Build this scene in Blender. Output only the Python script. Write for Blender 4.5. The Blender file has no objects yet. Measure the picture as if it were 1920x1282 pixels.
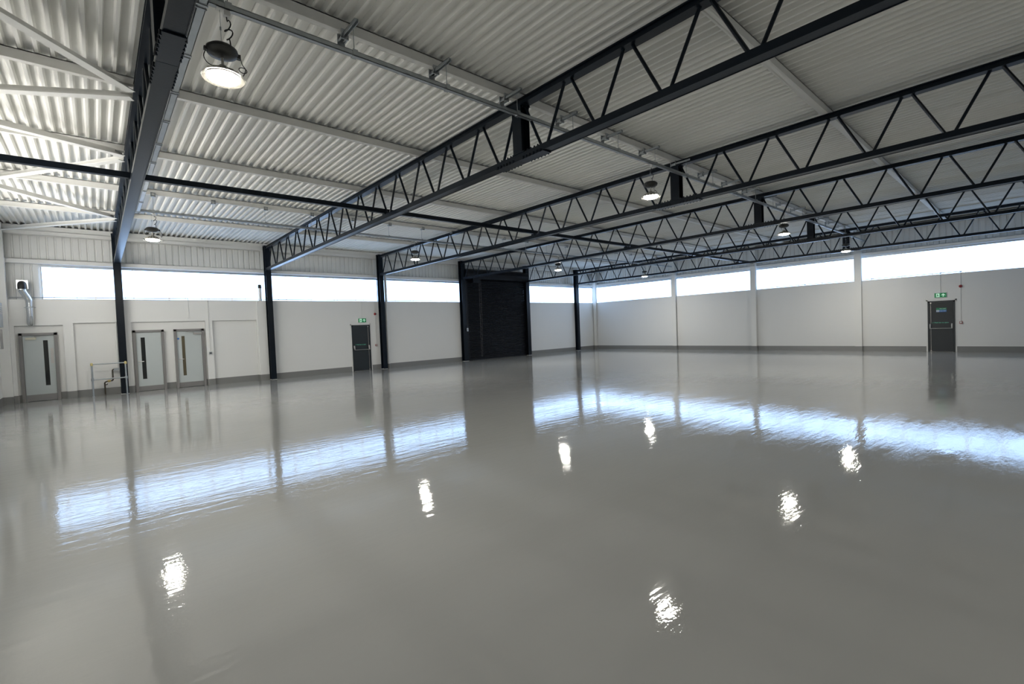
import bpy, math, random
from mathutils import Vector, Matrix
random.seed(7)
S = bpy.context.scene
COL = S.collection

# ------------------------------------------------------------------ camera
YAW, PITCH, ROLL, FPX, HC = 0.72354, -0.03101, -0.04004, 880.2, 1.6866
cy, sy = math.cos(YAW), math.sin(YAW)
fw = Vector((sy*math.cos(PITCH), cy*math.cos(PITCH), math.sin(PITCH)))
rt = Vector((cy, -sy, 0)); up = rt.cross(fw)
r2 = math.cos(ROLL)*rt + math.sin(ROLL)*up
u2 = -math.sin(ROLL)*rt + math.cos(ROLL)*up
cd = bpy.data.cameras.new('camera')
cam = bpy.data.objects.new('camera', cd); COL.objects.link(cam)
cd.sensor_fit = 'HORIZONTAL'; cd.sensor_width = 36.0; cd.lens = FPX*36.0/1920.0
cd.clip_start = 0.05; cd.clip_end = 200
m = Matrix.Identity(4)
for i in range(3):
    m[i][0] = r2[i]; m[i][1] = u2[i]; m[i][2] = -fw[i]
m[2][3] = HC
cam.matrix_world = m
S.camera = cam

# ------------------------------------------------------------------ world, exposure, light levels
w = bpy.data.worlds.new('sky'); S.world = w; w.use_nodes = True
w.node_tree.nodes['Background'].inputs[0].default_value = (0.72, 0.86, 1.0, 1)
w.node_tree.nodes['Background'].inputs[1].default_value = 1.0
S.view_settings.view_transform = 'Standard'; S.view_settings.look = 'None'
S.view_settings.gamma = 1.0; S.view_settings.use_curve_mapping = False
S.view_settings.exposure = 0.11
S.cycles.caustics_reflective = False; S.cycles.caustics_refractive = False
S.cycles.sample_clamp_indirect = 6.0
PANE_COL, PANE_STR = (0.41, 0.63, 1.0), 3.5
SUN_COL, SUN_STR = (1.0, 0.97, 0.91), 12.5
LAMP_COL, LAMP_STR = (1.0, 0.965, 0.88), 430.0

# ------------------------------------------------------------------ main dimensions (metres)
D, E_, W3X, REAR = 20.47, 25.70, -2.15, -9.55
YR = 5.47
TX = [0.63, 5.20, 9.98, 14.62, 19.27, 23.78]
SILL, WHEAD = 3.13, 4.16
ZT, ZTB, ZB, ZBB = 5.253, 5.153, 4.41, 4.32
DECK = 5.40
PURL = [YR + 2.95*k for k in range(-5, 6)]
RIDGE_Y, ROW_Y, TRZ = 5.21, 14.40, 4.88

# ------------------------------------------------------------------ materials
def mat(name, col, rough=0.5, metal=0.0, var=0.0, vscale=3.0, bump=0.0, bscale=40.0, emit=None, estr=0.0, spec=0.5, alpha=1.0):
    M = bpy.data.materials.new(name); M.use_nodes = True
    nt = M.node_tree; b = nt.nodes['Principled BSDF']
    b.inputs['Base Color'].default_value = (*col, 1); b.inputs['Roughness'].default_value = rough
    b.inputs['Metallic'].default_value = metal; b.inputs['Specular IOR Level'].default_value = spec
    if emit: b.inputs['Emission Color'].default_value = (*emit, 1); b.inputs['Emission Strength'].default_value = estr
    if alpha < 1: b.inputs['Alpha'].default_value = alpha
    tc = nt.nodes.new('ShaderNodeTexCoord')
    if var:
        n = nt.nodes.new('ShaderNodeTexNoise'); n.inputs['Scale'].default_value = vscale; n.inputs['Detail'].default_value = 4
        nt.links.new(tc.outputs['Object'], n.inputs['Vector'])
        r = nt.nodes.new('ShaderNodeMapRange'); r.inputs['To Min'].default_value = 1-var; r.inputs['To Max'].default_value = 1+var
        nt.links.new(n.outputs['Fac'], r.inputs['Value'])
        x = nt.nodes.new('ShaderNodeVectorMath'); x.operation = 'SCALE'
        x.inputs[0].default_value = col; nt.links.new(r.outputs[0], x.inputs['Scale'])
        nt.links.new(x.outputs[0], b.inputs['Base Color'])
    if bump:
        n = nt.nodes.new('ShaderNodeTexNoise'); n.inputs['Scale'].default_value = bscale
        nt.links.new(tc.outputs['Object'], n.inputs['Vector'])
        bp = nt.nodes.new('ShaderNodeBump'); bp.inputs['Strength'].default_value = bump; bp.inputs['Distance'].default_value = 0.01
        nt.links.new(n.outputs['Fac'], bp.inputs['Height']); nt.links.new(bp.outputs[0], b.inputs['Normal'])
    return M

def wall_mat():
    M = mat('painted_blockwork', (0.80, 0.797, 0.775), 0.5, var=0.02, vscale=0.7)
    nt = M.node_tree; b = nt.nodes['Principled BSDF']
    tc = nt.nodes.new('ShaderNodeTexCoord'); s = nt.nodes.new('ShaderNodeSeparateXYZ'); c = nt.nodes.new('ShaderNodeCombineXYZ')
    a = nt.nodes.new('ShaderNodeMath'); a.operation = 'ADD'
    nt.links.new(tc.outputs['Object'], s.inputs[0]); nt.links.new(s.outputs[0], a.inputs[0]); nt.links.new(s.outputs[1], a.inputs[1])
    nt.links.new(a.outputs[0], c.inputs[0]); nt.links.new(s.outputs[2], c.inputs[1])
    br = nt.nodes.new('ShaderNodeTexBrick'); br.inputs['Scale'].default_value = 1.0
    br.inputs['Brick Width'].default_value = 0.45; br.inputs['Row Height'].default_value = 0.225; br.inputs['Mortar Size'].default_value = 0.008
    nt.links.new(c.outputs[0], br.inputs['Vector'])
    bp = nt.nodes.new('ShaderNodeBump'); bp.inputs['Strength'].default_value = 0.12; bp.inputs['Distance'].default_value = 0.004; bp.invert = True
    nt.links.new(br.outputs['Fac'], bp.inputs['Height']); nt.links.new(bp.outputs[0], b.inputs['Normal'])
    return M

def floor_mat():
    M = bpy.data.materials.new('grey_epoxy_floor'); M.use_nodes = True
    nt = M.node_tree; b = nt.nodes['Principled BSDF']; L = nt.links.new
    tc = nt.nodes.new('ShaderNodeTexCoord')
    def noise(scale, detail=3, vec=None, rough=0.5):
        n = nt.nodes.new('ShaderNodeTexNoise'); n.inputs['Scale'].default_value = scale; n.inputs['Detail'].default_value = detail
        n.inputs['Roughness'].default_value = rough
        L(vec if vec else tc.outputs['Object'], n.inputs['Vector']); return n
    # base colour: even grey with faint cloudy roller marks
    n = noise(0.35, 5); r = nt.nodes.new('ShaderNodeValToRGB')
    r.color_ramp.elements[0].position = 0.3; r.color_ramp.elements[0].color = (0.365, 0.366, 0.352, 1)
    r.color_ramp.elements[1].position = 0.7; r.color_ramp.elements[1].color = (0.395, 0.396, 0.382, 1)
    L(n.outputs['Fac'], r.inputs[0]); L(r.outputs[0], b.inputs['Base Color'])
    # gloss broken by brush-out marks
    mp = nt.nodes.new('ShaderNodeMapping'); mp.inputs['Rotation'].default_value = (0, 0, 0.5); mp.inputs['Scale'].default_value = (0.6, 3.0, 1)
    L(tc.outputs['Object'], mp.inputs['Vector'])
    n2 = noise(1.6, 6, mp.outputs[0], 0.65)
    mr = nt.nodes.new('ShaderNodeMapRange'); mr.inputs['From Min'].default_value = 0.35; mr.inputs['From Max'].default_value = 0.75
    mr.inputs['To Min'].default_value = 0.012; mr.inputs['To Max'].default_value = 0.075
    L(n2.outputs['Fac'], mr.inputs['Value']); L(mr.outputs[0], b.inputs['Roughness'])
    # ripples: broad undulation + fine orange peel + streaks
    h1 = noise(2.2, 2); h2 = noise(38.0, 3); h3 = noise(3.5, 3, mp.outputs[0], 0.55)
    def ma(op, a, c):
        q = nt.nodes.new('ShaderNodeMath'); q.operation = op
        for i, t in enumerate((a, c)):
            if isinstance(t, float): q.inputs[i].default_value = t
            else: L(t, q.inputs[i])
        return q.outputs[0]
    pt = noise(0.9, 3, mp.outputs[0]); pm = nt.nodes.new('ShaderNodeMapRange')
    pm.inputs['From Min'].default_value = 0.38; pm.inputs['From Max'].default_value = 0.62; pm.inputs['To Min'].default_value = 0.45; pm.inputs['To Max'].default_value = 1.8
    L(pt.outputs['Fac'], pm.inputs['Value'])
    h = ma('ADD', ma('MULTIPLY', h1.outputs['Fac'], 0.0012), ma('ADD', ma('MULTIPLY', ma('MULTIPLY', h2.outputs['Fac'], 0.00034), pm.outputs[0]), ma('MULTIPLY', h3.outputs['Fac'], 0.0020)))
    bp = nt.nodes.new('ShaderNodeBump'); bp.inputs['Strength'].default_value = 1.0; bp.inputs['Distance'].default_value = 1.0
    L(h, bp.inputs['Height']); L(bp.outputs[0], b.inputs['Normal'])
    b.inputs['Specular IOR Level'].default_value = 0.5
    return M

def emis(name, col, st):
    M = bpy.data.materials.new(name); M.use_nodes = True; nt = M.node_tree
    b = nt.nodes['Principled BSDF']; b.inputs['Base Color'].default_value = (0.8, 0.8, 0.8, 1); b.inputs['Roughness'].default_value = 0.3
    b.inputs['Emission Color'].default_value = (*col, 1); b.inputs['Emission Strength'].default_value = st
    return M

M = {
 'wall': wall_mat(), 'floor': floor_mat(),
 'white': mat('white_steel_paint', (0.80, 0.795, 0.765), 0.45, var=0.03, vscale=1.5),
 'deck': mat('white_roof_sheet', (0.85, 0.845, 0.81), 0.5, var=0.05, vscale=0.8),
 'clad': mat('white_wall_sheet', (0.82, 0.82, 0.795), 0.5, var=0.03),
 'dark': mat('dark_blue_grey_steel', (0.006, 0.010, 0.016), 0.28, var=0.15, vscale=2, bump=0.05, spec=0.22),
 'galv': mat('galvanised_steel', (0.42, 0.45, 0.47), 0.38, metal=0.75, var=0.12, vscale=9),
 'galv2': mat('bright_duct_metal', (0.70, 0.72, 0.73), 0.25, metal=0.95, var=0.08, vscale=14, bump=0.1, bscale=20),
 'skirt': mat('grey_skirting_paint', (0.235, 0.235, 0.228), 0.25, var=0.03),
 'leaf': mat('pale_grey_laminate', (0.52, 0.56, 0.555), 0.35, var=0.02),
 'frame': mat('grey_door_frame', (0.24, 0.228, 0.222), 0.4, var=0.03),
 'glassdark': mat('dark_vision_glass', (0.012, 0.014, 0.014), 0.06, spec=0.6),
 'glassbrown': mat('wired_vision_glass', (0.105, 0.088, 0.052), 0.08, spec=0.6),
 'steel': mat('satin_stainless', (0.56, 0.54, 0.52), 0.3, metal=0.9, var=0.05, vscale=20),
 'exit': mat('dark_slate_door', (0.020, 0.025, 0.028), 0.35, var=0.06),
 'shutter': mat('black_shutter_slat', (0.005, 0.006, 0.009), 0.5, var=0.1, spec=0.22),
 'black': mat('black_rubber', (0.012, 0.012, 0.012), 0.5, var=0.1),
 'cream': mat('cream_plastic', (0.62, 0.60, 0.48), 0.45, var=0.03),
 'pvc': mat('white_plastic', (0.76, 0.76, 0.74), 0.35, var=0.02),
 'red': mat('red_plastic', (0.30, 0.012, 0.015), 0.35, var=0.05),
 'brass': mat('brass', (0.55, 0.42, 0.16), 0.3, metal=0.85, var=0.1, vscale=20),
 'pipe': mat('dark_bronze_pipe', (0.06, 0.05, 0.035), 0.45, metal=0.4, var=0.1),
 'yellow': mat('yellow_fitting', (0.62, 0.52, 0.22), 0.45, var=0.05),
 'blue': mat('blue_sign', (0.04, 0.17, 0.50), 0.4, var=0.03),
 'green': mat('green_sign', (0.02, 0.22, 0.10), 0.4, var=0.03),
 'signwhite': mat('white_sign_print', (0.75, 0.80, 0.76), 0.4, var=0.02),
 'mint': mat('mint_lettering', (0.20, 0.75, 0.52), 0.4, var=0.02),
 'hub': mat('dark_lamp_housing', (0.045, 0.045, 0.042), 0.4, metal=0.3, var=0.1),
 'lampmetal': mat('pale_lamp_metal', (0.55, 0.53, 0.48), 0.4, metal=0.5, var=0.04),
 'rim': mat('clear_lamp_rim', (0.07, 0.066, 0.056), 0.35, var=0.02, alpha=0.85),
 'pane': emis('daylit_translucent_sheet', PANE_COL, PANE_STR),
 'lap': emis('daylit_sheet_overlap', (0.86, 0.93, 1.0), 0.96),
 'lens': emis('lit_lamp_lens', LAMP_COL, LAMP_STR),
 'sunpane': emis('sunlit_translucent_sheet', SUN_COL, SUN_STR),
 'exitgreen': mat('lit_green_sign', (0.01, 0.16, 0.06), 0.4, emit=(0.01, 0.30, 0.09), estr=0.22, var=0.02),
 'exitwhite': mat('lit_white_sign', (0.45, 0.6, 0.5), 0.4, emit=(0.60, 1.0, 0.75), estr=0.45, var=0.02),
 'kick': mat('brushed_kick_plate', (0.30, 0.29, 0.285), 0.35, metal=0.5, var=0.05, vscale=20),
 'strip': mat('dark_green_strip', (0.012, 0.045, 0.034), 0.4, var=0.02),
 'chain': mat('dull_chain', (0.16, 0.15, 0.15), 0.5, metal=0.5, var=0.1),
}

# ------------------------------------------------------------------ mesh helpers
class MB:
    def __init__(s): s.v = []; s.f = []
    def box(s, x0, x1, y0, y1, z0, z1):
        b = len(s.v)
        s.v += [(x0,y0,z0),(x1,y0,z0),(x1,y1,z0),(x0,y1,z0),(x0,y0,z1),(x1,y0,z1),(x1,y1,z1),(x0,y1,z1)]
        s.f += [tuple(b+i for i in q) for q in ((3,2,1,0),(4,5,6,7),(0,1,5,4),(1,2,6,5),(2,3,7,6),(3,0,4,7))]
        return s
    def prism(s, prof, a, b, axis='Y', cap=True):
        """closed 2D profile extruded along axis; prof pairs are the two remaining axes in XYZ order"""
        o = len(s.v); n = len(prof)
        def P(p, t): return (t,p[0],p[1]) if axis=='X' else ((p[0],t,p[1]) if axis=='Y' else (p[0],p[1],t))
        s.v += [P(p,a) for p in prof] + [P(p,b) for p in prof]
        for i in range(n): s.f.append((o+i, o+(i+1)%n, o+n+(i+1)%n, o+n+i))
        if cap: s.f += [tuple(o+i for i in range(n))[::-1], tuple(o+n+i for i in range(n))]
        return s
    def tube(s, pts, r, n=8, cap=True):
        pts = [Vector(p) for p in pts]; o = len(s.v); N = len(pts)
        rs = r if isinstance(r, (list, tuple)) else [r]*N
        prev = None
        for i, p in enumerate(pts):
            t = (pts[min(i+1,N-1)] - pts[max(i-1,0)]).normalized()
            if prev is None:
                ref = Vector((0,0,1)) if abs(t.z) < 0.9 else Vector((1,0,0))
                a = t.cross(ref).normalized()
            else:
                a = (prev - t*prev.dot(t)).normalized()
            prev = a; c = t.cross(a)
            for k in range(n):
                g = 2*math.pi*k/n
                s.v.append(tuple(p + rs[i]*(math.cos(g)*a + math.sin(g)*c)))
        for i in range(N-1):
            for k in range(n):
                s.f.append((o+i*n+k, o+i*n+(k+1)%n, o+(i+1)*n+(k+1)%n, o+(i+1)*n+k))
        if cap: s.f += [tuple(o+k for k in range(n))[::-1], tuple(o+(N-1)*n+k for k in range(n))]
        return s
    def lathe(s, prof, cx=0, cy_=0, n=24, close=True):
        o = len(s.v); N = len(prof)
        for r, z in prof:
            for k in range(n):
                g = 2*math.pi*k/n; s.v.append((cx+r*math.cos(g), cy_+r*math.sin(g), z))
        for i in range(N-1):
            for k in range(n):
                s.f.append((o+i*n+k, o+i*n+(k+1)%n, o+(i+1)*n+(k+1)%n, o+(i+1)*n+k))
        if close: s.f += [tuple(o+k for k in range(n))[::-1], tuple(o+(N-1)*n+k for k in range(n))]
        return s
    def bar(s, p, q, w_, h):
        """rectangular bar p->q, width w_ horizontal, height h"""
        p, q = Vector(p), Vector(q); t = (q-p).normalized()
        a = t.cross(Vector((0,0,1))); a = a.normalized() if a.length > 1e-4 else Vector((1,0,0)); c = a.cross(t)
        o = len(s.v)
        for e in (p, q):
            for i, j in ((-1,-1),(1,-1),(1,1),(-1,1)): s.v.append(tuple(e + a*(i*w_/2) + c*(j*h/2)))
        s.f += [tuple(o+i for i in f) for f in ((3,2,1,0),(4,5,6,7),(0,1,5,4),(1,2,6,5),(2,3,7,6),(3,0,4,7))]
        return s
    def build(s, name, mt, parent=None, smooth=False):
        me = bpy.data.meshes.new(name); me.from_pydata(s.v, [], s.f); me.update()
        import bmesh
        bm = bmesh.new(); bm.from_mesh(me); bmesh.ops.recalc_face_normals(bm, faces=bm.faces); bm.to_mesh(me); bm.free()
        if smooth:
            for p in me.polygons: p.use_smooth = True
            try: me.set_sharp_from_angle(angle=0.7)
            except Exception: pass
        me.materials.append(M[mt] if isinstance(mt, str) else mt)
        o = bpy.data.objects.new(name, me); COL.objects.link(o)
        if parent: adopt(o, parent)
        return o
def wtrans(o):
    if o is None: return Vector((0,0,0))
    return wtrans(o.parent) + (o.matrix_parent_inverse.translation if o.parent else Vector((0,0,0))) + Vector(o.location)
def adopt(o, parent):
    """world-space child of an un-rotated parent chain"""
    o.parent = parent
    o.matrix_parent_inverse = Matrix.Translation(-wtrans(parent))
    return o
def tag(o, label=None, cat=None, group=None, kind=None):
    if label: o['label'] = label
    if cat: o['category'] = cat
    if group: o['group'] = group
    if kind: o['kind'] = kind
    return o
def empty(name, loc, label=None, cat=None, group=None, kind=None):
    o = bpy.data.objects.new(name, None); COL.objects.link(o); o.location = loc; o.empty_display_size = 0.1
    return tag(o, label, cat, group, kind)
KIDS = {}
def kids(o): return [c for c in bpy.data.objects if c.parent == o]
def copy_tree(o, parent=None):
    c = o.copy(); COL.objects.link(c)
    if parent: c.parent = parent; c.matrix_parent_inverse = o.matrix_parent_inverse.copy()
    for ch in kids(o): copy_tree(ch, c)
    return c
def dup(root, delta, label=None, group=None):
    c = copy_tree(root); c.location = Vector(root.location) + Vector(delta)
    if label: c['label'] = label
    if group: c['group'] = group
    return c
def share(proto, loc, parent=None, name=None):
    """plain copy sharing mesh data, placed by offset"""
    c = proto.copy(); COL.objects.link(c); c.location = loc
    return c
def Isec(w_, h, t, web, z0):
    a, c = w_/2, web/2
    return [(-a,z0),(a,z0),(a,z0+t),(c,z0+t),(c,z0+h-t),(a,z0+h-t),(a,z0+h),(-a,z0+h),(-a,z0+h-t),(-c,z0+h-t),(-c,z0+t),(-a,z0+t)]
def text_mesh(body, size, mt, name, parent, origin, ux, uz, thick=0.002):
    """flat lettering; origin = lower-left corner, ux = reading direction, uz = up"""
    cu = bpy.data.curves.new(name, 'FONT'); cu.body = body; cu.size = size; cu.extrude = thick/2
    t = bpy.data.objects.new(name, cu); COL.objects.link(t)
    bpy.context.view_layer.update()
    me = bpy.data.meshes.new_from_object(t.evaluated_get(bpy.context.evaluated_depsgraph_get()))
    bpy.data.objects.remove(t); bpy.data.curves.remove(cu)
    ux, uz = Vector(ux), Vector(uz); n = ux.cross(uz)
    for v in me.vertices: v.co = Vector(origin) + ux*v.co.x + uz*v.co.y + n*v.co.z
    me.materials.clear(); me.materials.append(M[mt])
    o = bpy.data.objects.new(name, me); COL.objects.link(o)
    return adopt(o, parent)

# ================================================================== SETTING
fl = tag(MB().box(W3X-0.4, E_+0.5, REAR-0.4, D+0.6, -0.2, 0.0).build('floor', 'floor'), 'glossy grey epoxy painted concrete floor', 'floor', kind='structure')

# ---- wall_left: the long wall with the doors and the roller shutter
wl = MB()
RD = 0.11
wl.box(W3X-0.3, 5.15, D+RD, D+0.40, 0, SILL)                # recessed panel plane behind the piers
recess = [(-1.84,-0.77,2.33), (-0.54,0.57,2.385), (0.90,3.03,2.385), (3.25,4.74,2.385)]
x = W3X-0.3
for a, b, zt in recess:
    wl.box(x, a, D, D+RD, 0, SILL); wl.box(a, b, D, D+RD, zt, SILL); x = b
wl.box(x, 5.15, D, D+RD, 0, SILL)
wl.box(5.15, 14.70, D, D+0.40, 0, SILL)
wl.box(19.35, E_+0.4, D, D+0.40, 0, SILL)
wl.box(14.70, 19.35, D+0.35, D+0.40, 0, DECK+0.05)            # dark void closed behind the shutter
wall_left = tag(wl.build('wall_left', 'wall'), 'white painted blockwork wall with recessed panels and doors', 'wall', kind='structure')
tag(MB().box(4.77, 5.09, D-0.07, D, 0, SILL).build('trim_6', 'wall'), 'white boxed pipe pier under the vent pipe', 'pier', kind='structure')
# ---- wall_right: gable wall
wall_right = tag(MB().box(E_, E_+0.40, REAR-0.3, D, 0, SILL).build('wall_right', 'wall'), 'white painted blockwork gable wall with one fire exit', 'wall', kind='structure')
wall_end = tag(MB().box(W3X-0.4, W3X, REAR-0.3, D, 0, SILL).build('wall_end', 'wall'), 'white painted end wall beside the grey laminate door', 'wall', kind='structure')
wall_rear = tag(MB().box(W3X-0.4, E_+0.4, REAR-0.4, REAR, 0, DECK+0.06).build('wall_rear', 'wall'), 'white painted rear wall', 'wall', kind='structure')

# ---- skirting paint band
sk = MB(); SKH = 0.222
def skx(a, b, y): sk.box(a, b, y-0.004, y, 0.0, SKH)
for a, b in ((W3X,-1.84),(-0.77,-0.54),(0.57,0.90),(3.03,3.25),(4.74,4.77),(5.09,8.54),(9.41,14.5),(19.5,E_)): skx(a, b, D)
for a, b in ((-1.84,-1.77),(-0.92,-0.77),(-0.54,0.57),(0.90,0.92),(1.785,2.065),(2.975,3.03),(3.25,4.74)): skx(a, b, D+RD)
for a, b in ((-0.54,0),(0.57,1),(3.25,0),(4.74,1),(-0.77,1)):
    sk.box(a if b == 0 else a-0.004, a+0.004 if b == 0 else a, D-0.004, D+RD, 0, SKH)
sk.box(4.766, 5.094, D-0.074, D-0.07, 0, SKH); sk.box(4.766, 4.77, D-0.07, D, 0, SKH); sk.box(5.09, 5.094, D-0.07, D, 0, SKH)
tag(sk.build('baseboard_left', 'skirt'), 'grey painted skirting band along the door wall', 'skirting', kind='structure')
sk = MB(); sk.box(E_-0.004, E_, REAR, 2.32, 0, SKH); sk.box(E_-0.004, E_, 3.145, D, 0, SKH)
tag(sk.build('baseboard_right', 'skirt'), 'grey painted skirting band along the gable wall', 'skirting', kind='structure')
sk = MB(); sk.box(W3X, W3X+0.004, REAR, D, 0, SKH)
tag(sk.build('baseboard_end', 'skirt'), 'grey painted skirting band along the end wall', 'skirting', kind='structure')

# ---- ceiling: unseen slab added to block light, trapezoidal sheets hung under it
ceiling = tag(MB().box(W3X-0.4, E_+0.5, REAR-0.4, D+0.7, DECK+0.09, DECK+0.2).build('ceiling', 'deck'), 'white profiled steel sheet roof seen from below', 'ceiling', kind='structure')
PITCH_R = 0.15
def deck_profile(n):
    pts = []
    for i in range(n):
        x0 = i*PITCH_R
        pts += [(x0, DECK), (x0+0.034, DECK), (x0+0.052, DECK+0.062), (x0+0.132, DECK+0.062)]
    pts.append((n*PITCH_R+0.012, DECK-0.003))
    return pts
pr = deck_profile(6); top = [(a, b+0.004) for a, b in pr][::-1]
y0d, y1d = REAR-0.3, D+0.55
proto = MB().prism(pr+top, y0d, D+0.41, 'Y').build('roof_sheet', 'deck', ceiling)
proto.location = (W3X-0.35, 0, 0)
x = W3X-0.35 + 0.9
while x < E_+0.3:
    share(proto, (x, 0, 0)); x += 0.9

# ---- upper cladding: vertical sheets above (and beside) the window strips
def clad_profile(n, pitch=0.19):
    pts = []
    for i in range(n):
        x0 = i*pitch
        pts += [(x0, 0.0), (x0+0.130, 0.0), (x0+0.142, 0.032), (x0+0.172, 0.032)]
    pts.append((n*pitch, 0.0)); return pts
CP = 0.19
def clad_run(parent, axis, a, b, plane, z0, z1, sign, off=0.0):
    """sheets 0.95 m wide; axis X: run along X at y=plane; axis Y: run along Y at x=plane. sign: depth direction away from room"""
    t = a; protos = {}
    while t < b-0.02:
        wd = min(5, max(1, int(round((b-t)/CP))))
        if wd not in protos:
            p = clad_profile(wd); q = [(u, v+0.003) for u, v in p][::-1]
            prof = [((u, sign*v) if axis == 'X' else (sign*v, u)) for u, v in p+q]
            mb = MB().prism(prof, z0, z1, 'Z'); protos[wd] = mb
            o = mb.build('cladding_sheet', 'clad', parent); protos[wd] = o
        else:
            o = protos[wd].copy(); COL.objects.link(o)
        o.location = (t, plane, 0) if axis == 'X' else (plane, t, 0)
        t += wd*CP
CLY = D+0.27
clad_run(wall_left, 'X', -2.13, 14.8, CLY, WHEAD, DECK-0.01, 1)
clad_run(wall_left, 'X', 19.3, E_+0.25, CLY, WHEAD, DECK-0.01, 1)
clad_run(wall_left, 'X', 14.8, 19.3, CLY, 4.7, DECK-0.01, 1)
clad_run(wall_left, 'X', -2.14, -1.21, CLY, SILL-0.1, WHEAD, 1)
clad_run(wall_right, 'Y', REAR, D+0.25, E_+0.27, WHEAD, DECK+0.02, 1)
clad_run(wall_end, 'Y', REAR, D+0.25, W3X-0.27, WHEAD, DECK+0.02, -1)

for nm, args in (('wall_left', (W3X-0.4, E_+0.5, D+0.42, D+0.5, 0, DECK+0.09)), ('wall_right', (E_+0.42, E_+0.5, REAR-0.3, D+0.5, 0, DECK+0.07)), ('wall_end', (W3X-0.5, W3X-0.42, REAR-0.3, D+0.5, 0, DECK+0.07))):
    MB().box(*args).build('light_block_panel', 'black', bpy.data.objects[nm])  # unseen black panels added to stop sky light leaking in at the eaves
# ---- sheeting rails and eaves beams (white)
def rail(name, mb, label): return tag(mb.build(name, 'white'), label, 'rail', kind='structure')
def crail(mb, axis, a, b, y, z0, z1, dep):
    """C-section rail, open side away from the room"""
    t = 0.012
    if axis == 'X':
        mb.box(a, b, y, y+t, z0, z1); mb.box(a, b, y, y+dep, z0, z0+t); mb.box(a, b, y, y+dep, z1-t, z1)
        mb.box(a, b, y-0.012, y, z0, z0+0.02)
    else:
        mb.box(y if dep > 0 else y-t, y+t if dep > 0 else y, a, b, z0, z1)
        mb.box(min(y,y+dep), max(y,y+dep), a, b, z0, z0+t); mb.box(min(y,y+dep), max(y,y+dep), a, b, z1-t, z1)
    return mb
r = MB(); crail(r,'X',W3X,14.7,D+0.08,4.24,4.38,0.17); crail(r,'X',19.35,E_,D+0.08,4.24,4.38,0.17)
rail('trim_1', r, 'white sheeting rail above the window strip of the door wall')
r = MB(); crail(r,'X',W3X,E_,D+0.02,5.12,5.25,0.2); r.box(W3X,E_,D+0.02,D+0.06,5.25,DECK-0.008)
rail('trim_2', r, 'white eaves beam under the roof sheets of the door wall')
r = MB(); crail(r,'Y',REAR,D,E_+0.08,4.24,4.38,0.17); rail('trim_3', r, 'white sheeting rail above the window strip of the gable wall')
r = MB(); crail(r,'Y',REAR,D,E_+0.06,5.22,5.37,0.18); rail('trim_4', r, 'white top rail along the gable wall')
r = MB(); crail(r,'Y',REAR,D,W3X-0.08,4.24,4.38,-0.17); rail('trim_5', r, 'white sheeting rail on the end wall')

# ---- window strips: daylit translucent sheets
WY = D+0.24
def window(n, axis, a, b, plane, label, z0=SILL-0.06, z1=WHEAD, ph=0.05, out=1, pm='pane'):
    root = empty('window_%d' % n, ((a+b)/2, plane, z0) if axis == 'X' else (plane, (a+b)/2, z0), label, 'window', kind='structure')
    # joints at a fixed module
    js = [a]; k = math.ceil((a-ph)/0.985)
    while True:
        j = ph + k*0.985; k += 1
        if j >= b-0.15: break
        if j > a+0.15: js.append(j)
    js.append(b)
    for i in range(len(js)-1):
        p, q = js[i]+0.02, js[i+1]-0.02
        mb = MB()
        if axis == 'X': mb.box(p, q, plane, plane+0.012*out, z0, z1)
        else: mb.box(min(plane,plane+0.012*out), max(plane,plane+0.012*out), p, q, z0, z1)
        mb.build('pane', pm, root)
    for j in js[1:-1]:
        mb = MB()
        if axis == 'X': mb.box(j-0.022, j+0.022, plane-0.004, plane+0.012, z0, z1)
        else: mb.box(plane-0.004, plane+0.012, j-0.022, j+0.022, z0, z1)
        mb.build('sheet_overlap', 'lap', root)
    # sill flashing
    mb = MB()
    if axis == 'X': mb.box(a, b, plane-0.235*out, plane+0.02, SILL, SILL+0.012); mb.box(a-0.02 , b+0.02, plane-0.005, plane+0.012, z1, z1+0.06)
    else:
        mb.box(min(plane-0.235*out,plane+0.02), max(plane-0.235*out,plane+0.02), a, b, SILL, SILL+0.012)
        mb.box(plane-0.005, plane+0.012, a-0.02, b+0.02, z1, z1+0.06)
    mb.build('sill_flashing', 'galv', root)
    return root
window(1,'X',-1.20,0.63,WY,'short daylit window strip between the corner and the first dark column')
window(2,'X',0.63,5.20,WY,'daylit window strip above the pair of grey laminate doors')
window(3,'X',5.20,9.98,WY,'daylit window strip above the fire exit in the door wall')
window(4,'X',9.98,14.72,WY,'daylit window strip left of the black roller shutter')
window(5,'X',19.33,23.78,WY,'daylit window strip right of the black roller shutter')
window(6,'X',23.78,E_+0.22,WY,'short daylit window strip in the corner beside the last dark column')
WX = E_+0.24
window(7,'Y',14.42,D+0.22,WX,'daylit gable window strip next to the room corner')
window(8,'Y',9.93,14.42,WX,'daylit gable window strip between the first and second white columns')
window(9,'Y',5.47,9.93,WX,'daylit gable window strip between the second and third white columns')
window(10,'Y',REAR+0.6,5.47,WX,'daylit gable window strip above the gable fire exit')
window(11,'Y',8.8,17.9,W3X-0.24,'sunlit window strip along the end wall', out=-1, pm='sunpane')
clad_run(wall_end, 'Y', 17.9, D+0.25, W3X-0.27, SILL-0.1, WHEAD, -1)
clad_run(wall_end, 'Y', REAR, 8.8, W3X-0.27, SILL-0.1, WHEAD, -1)

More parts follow.
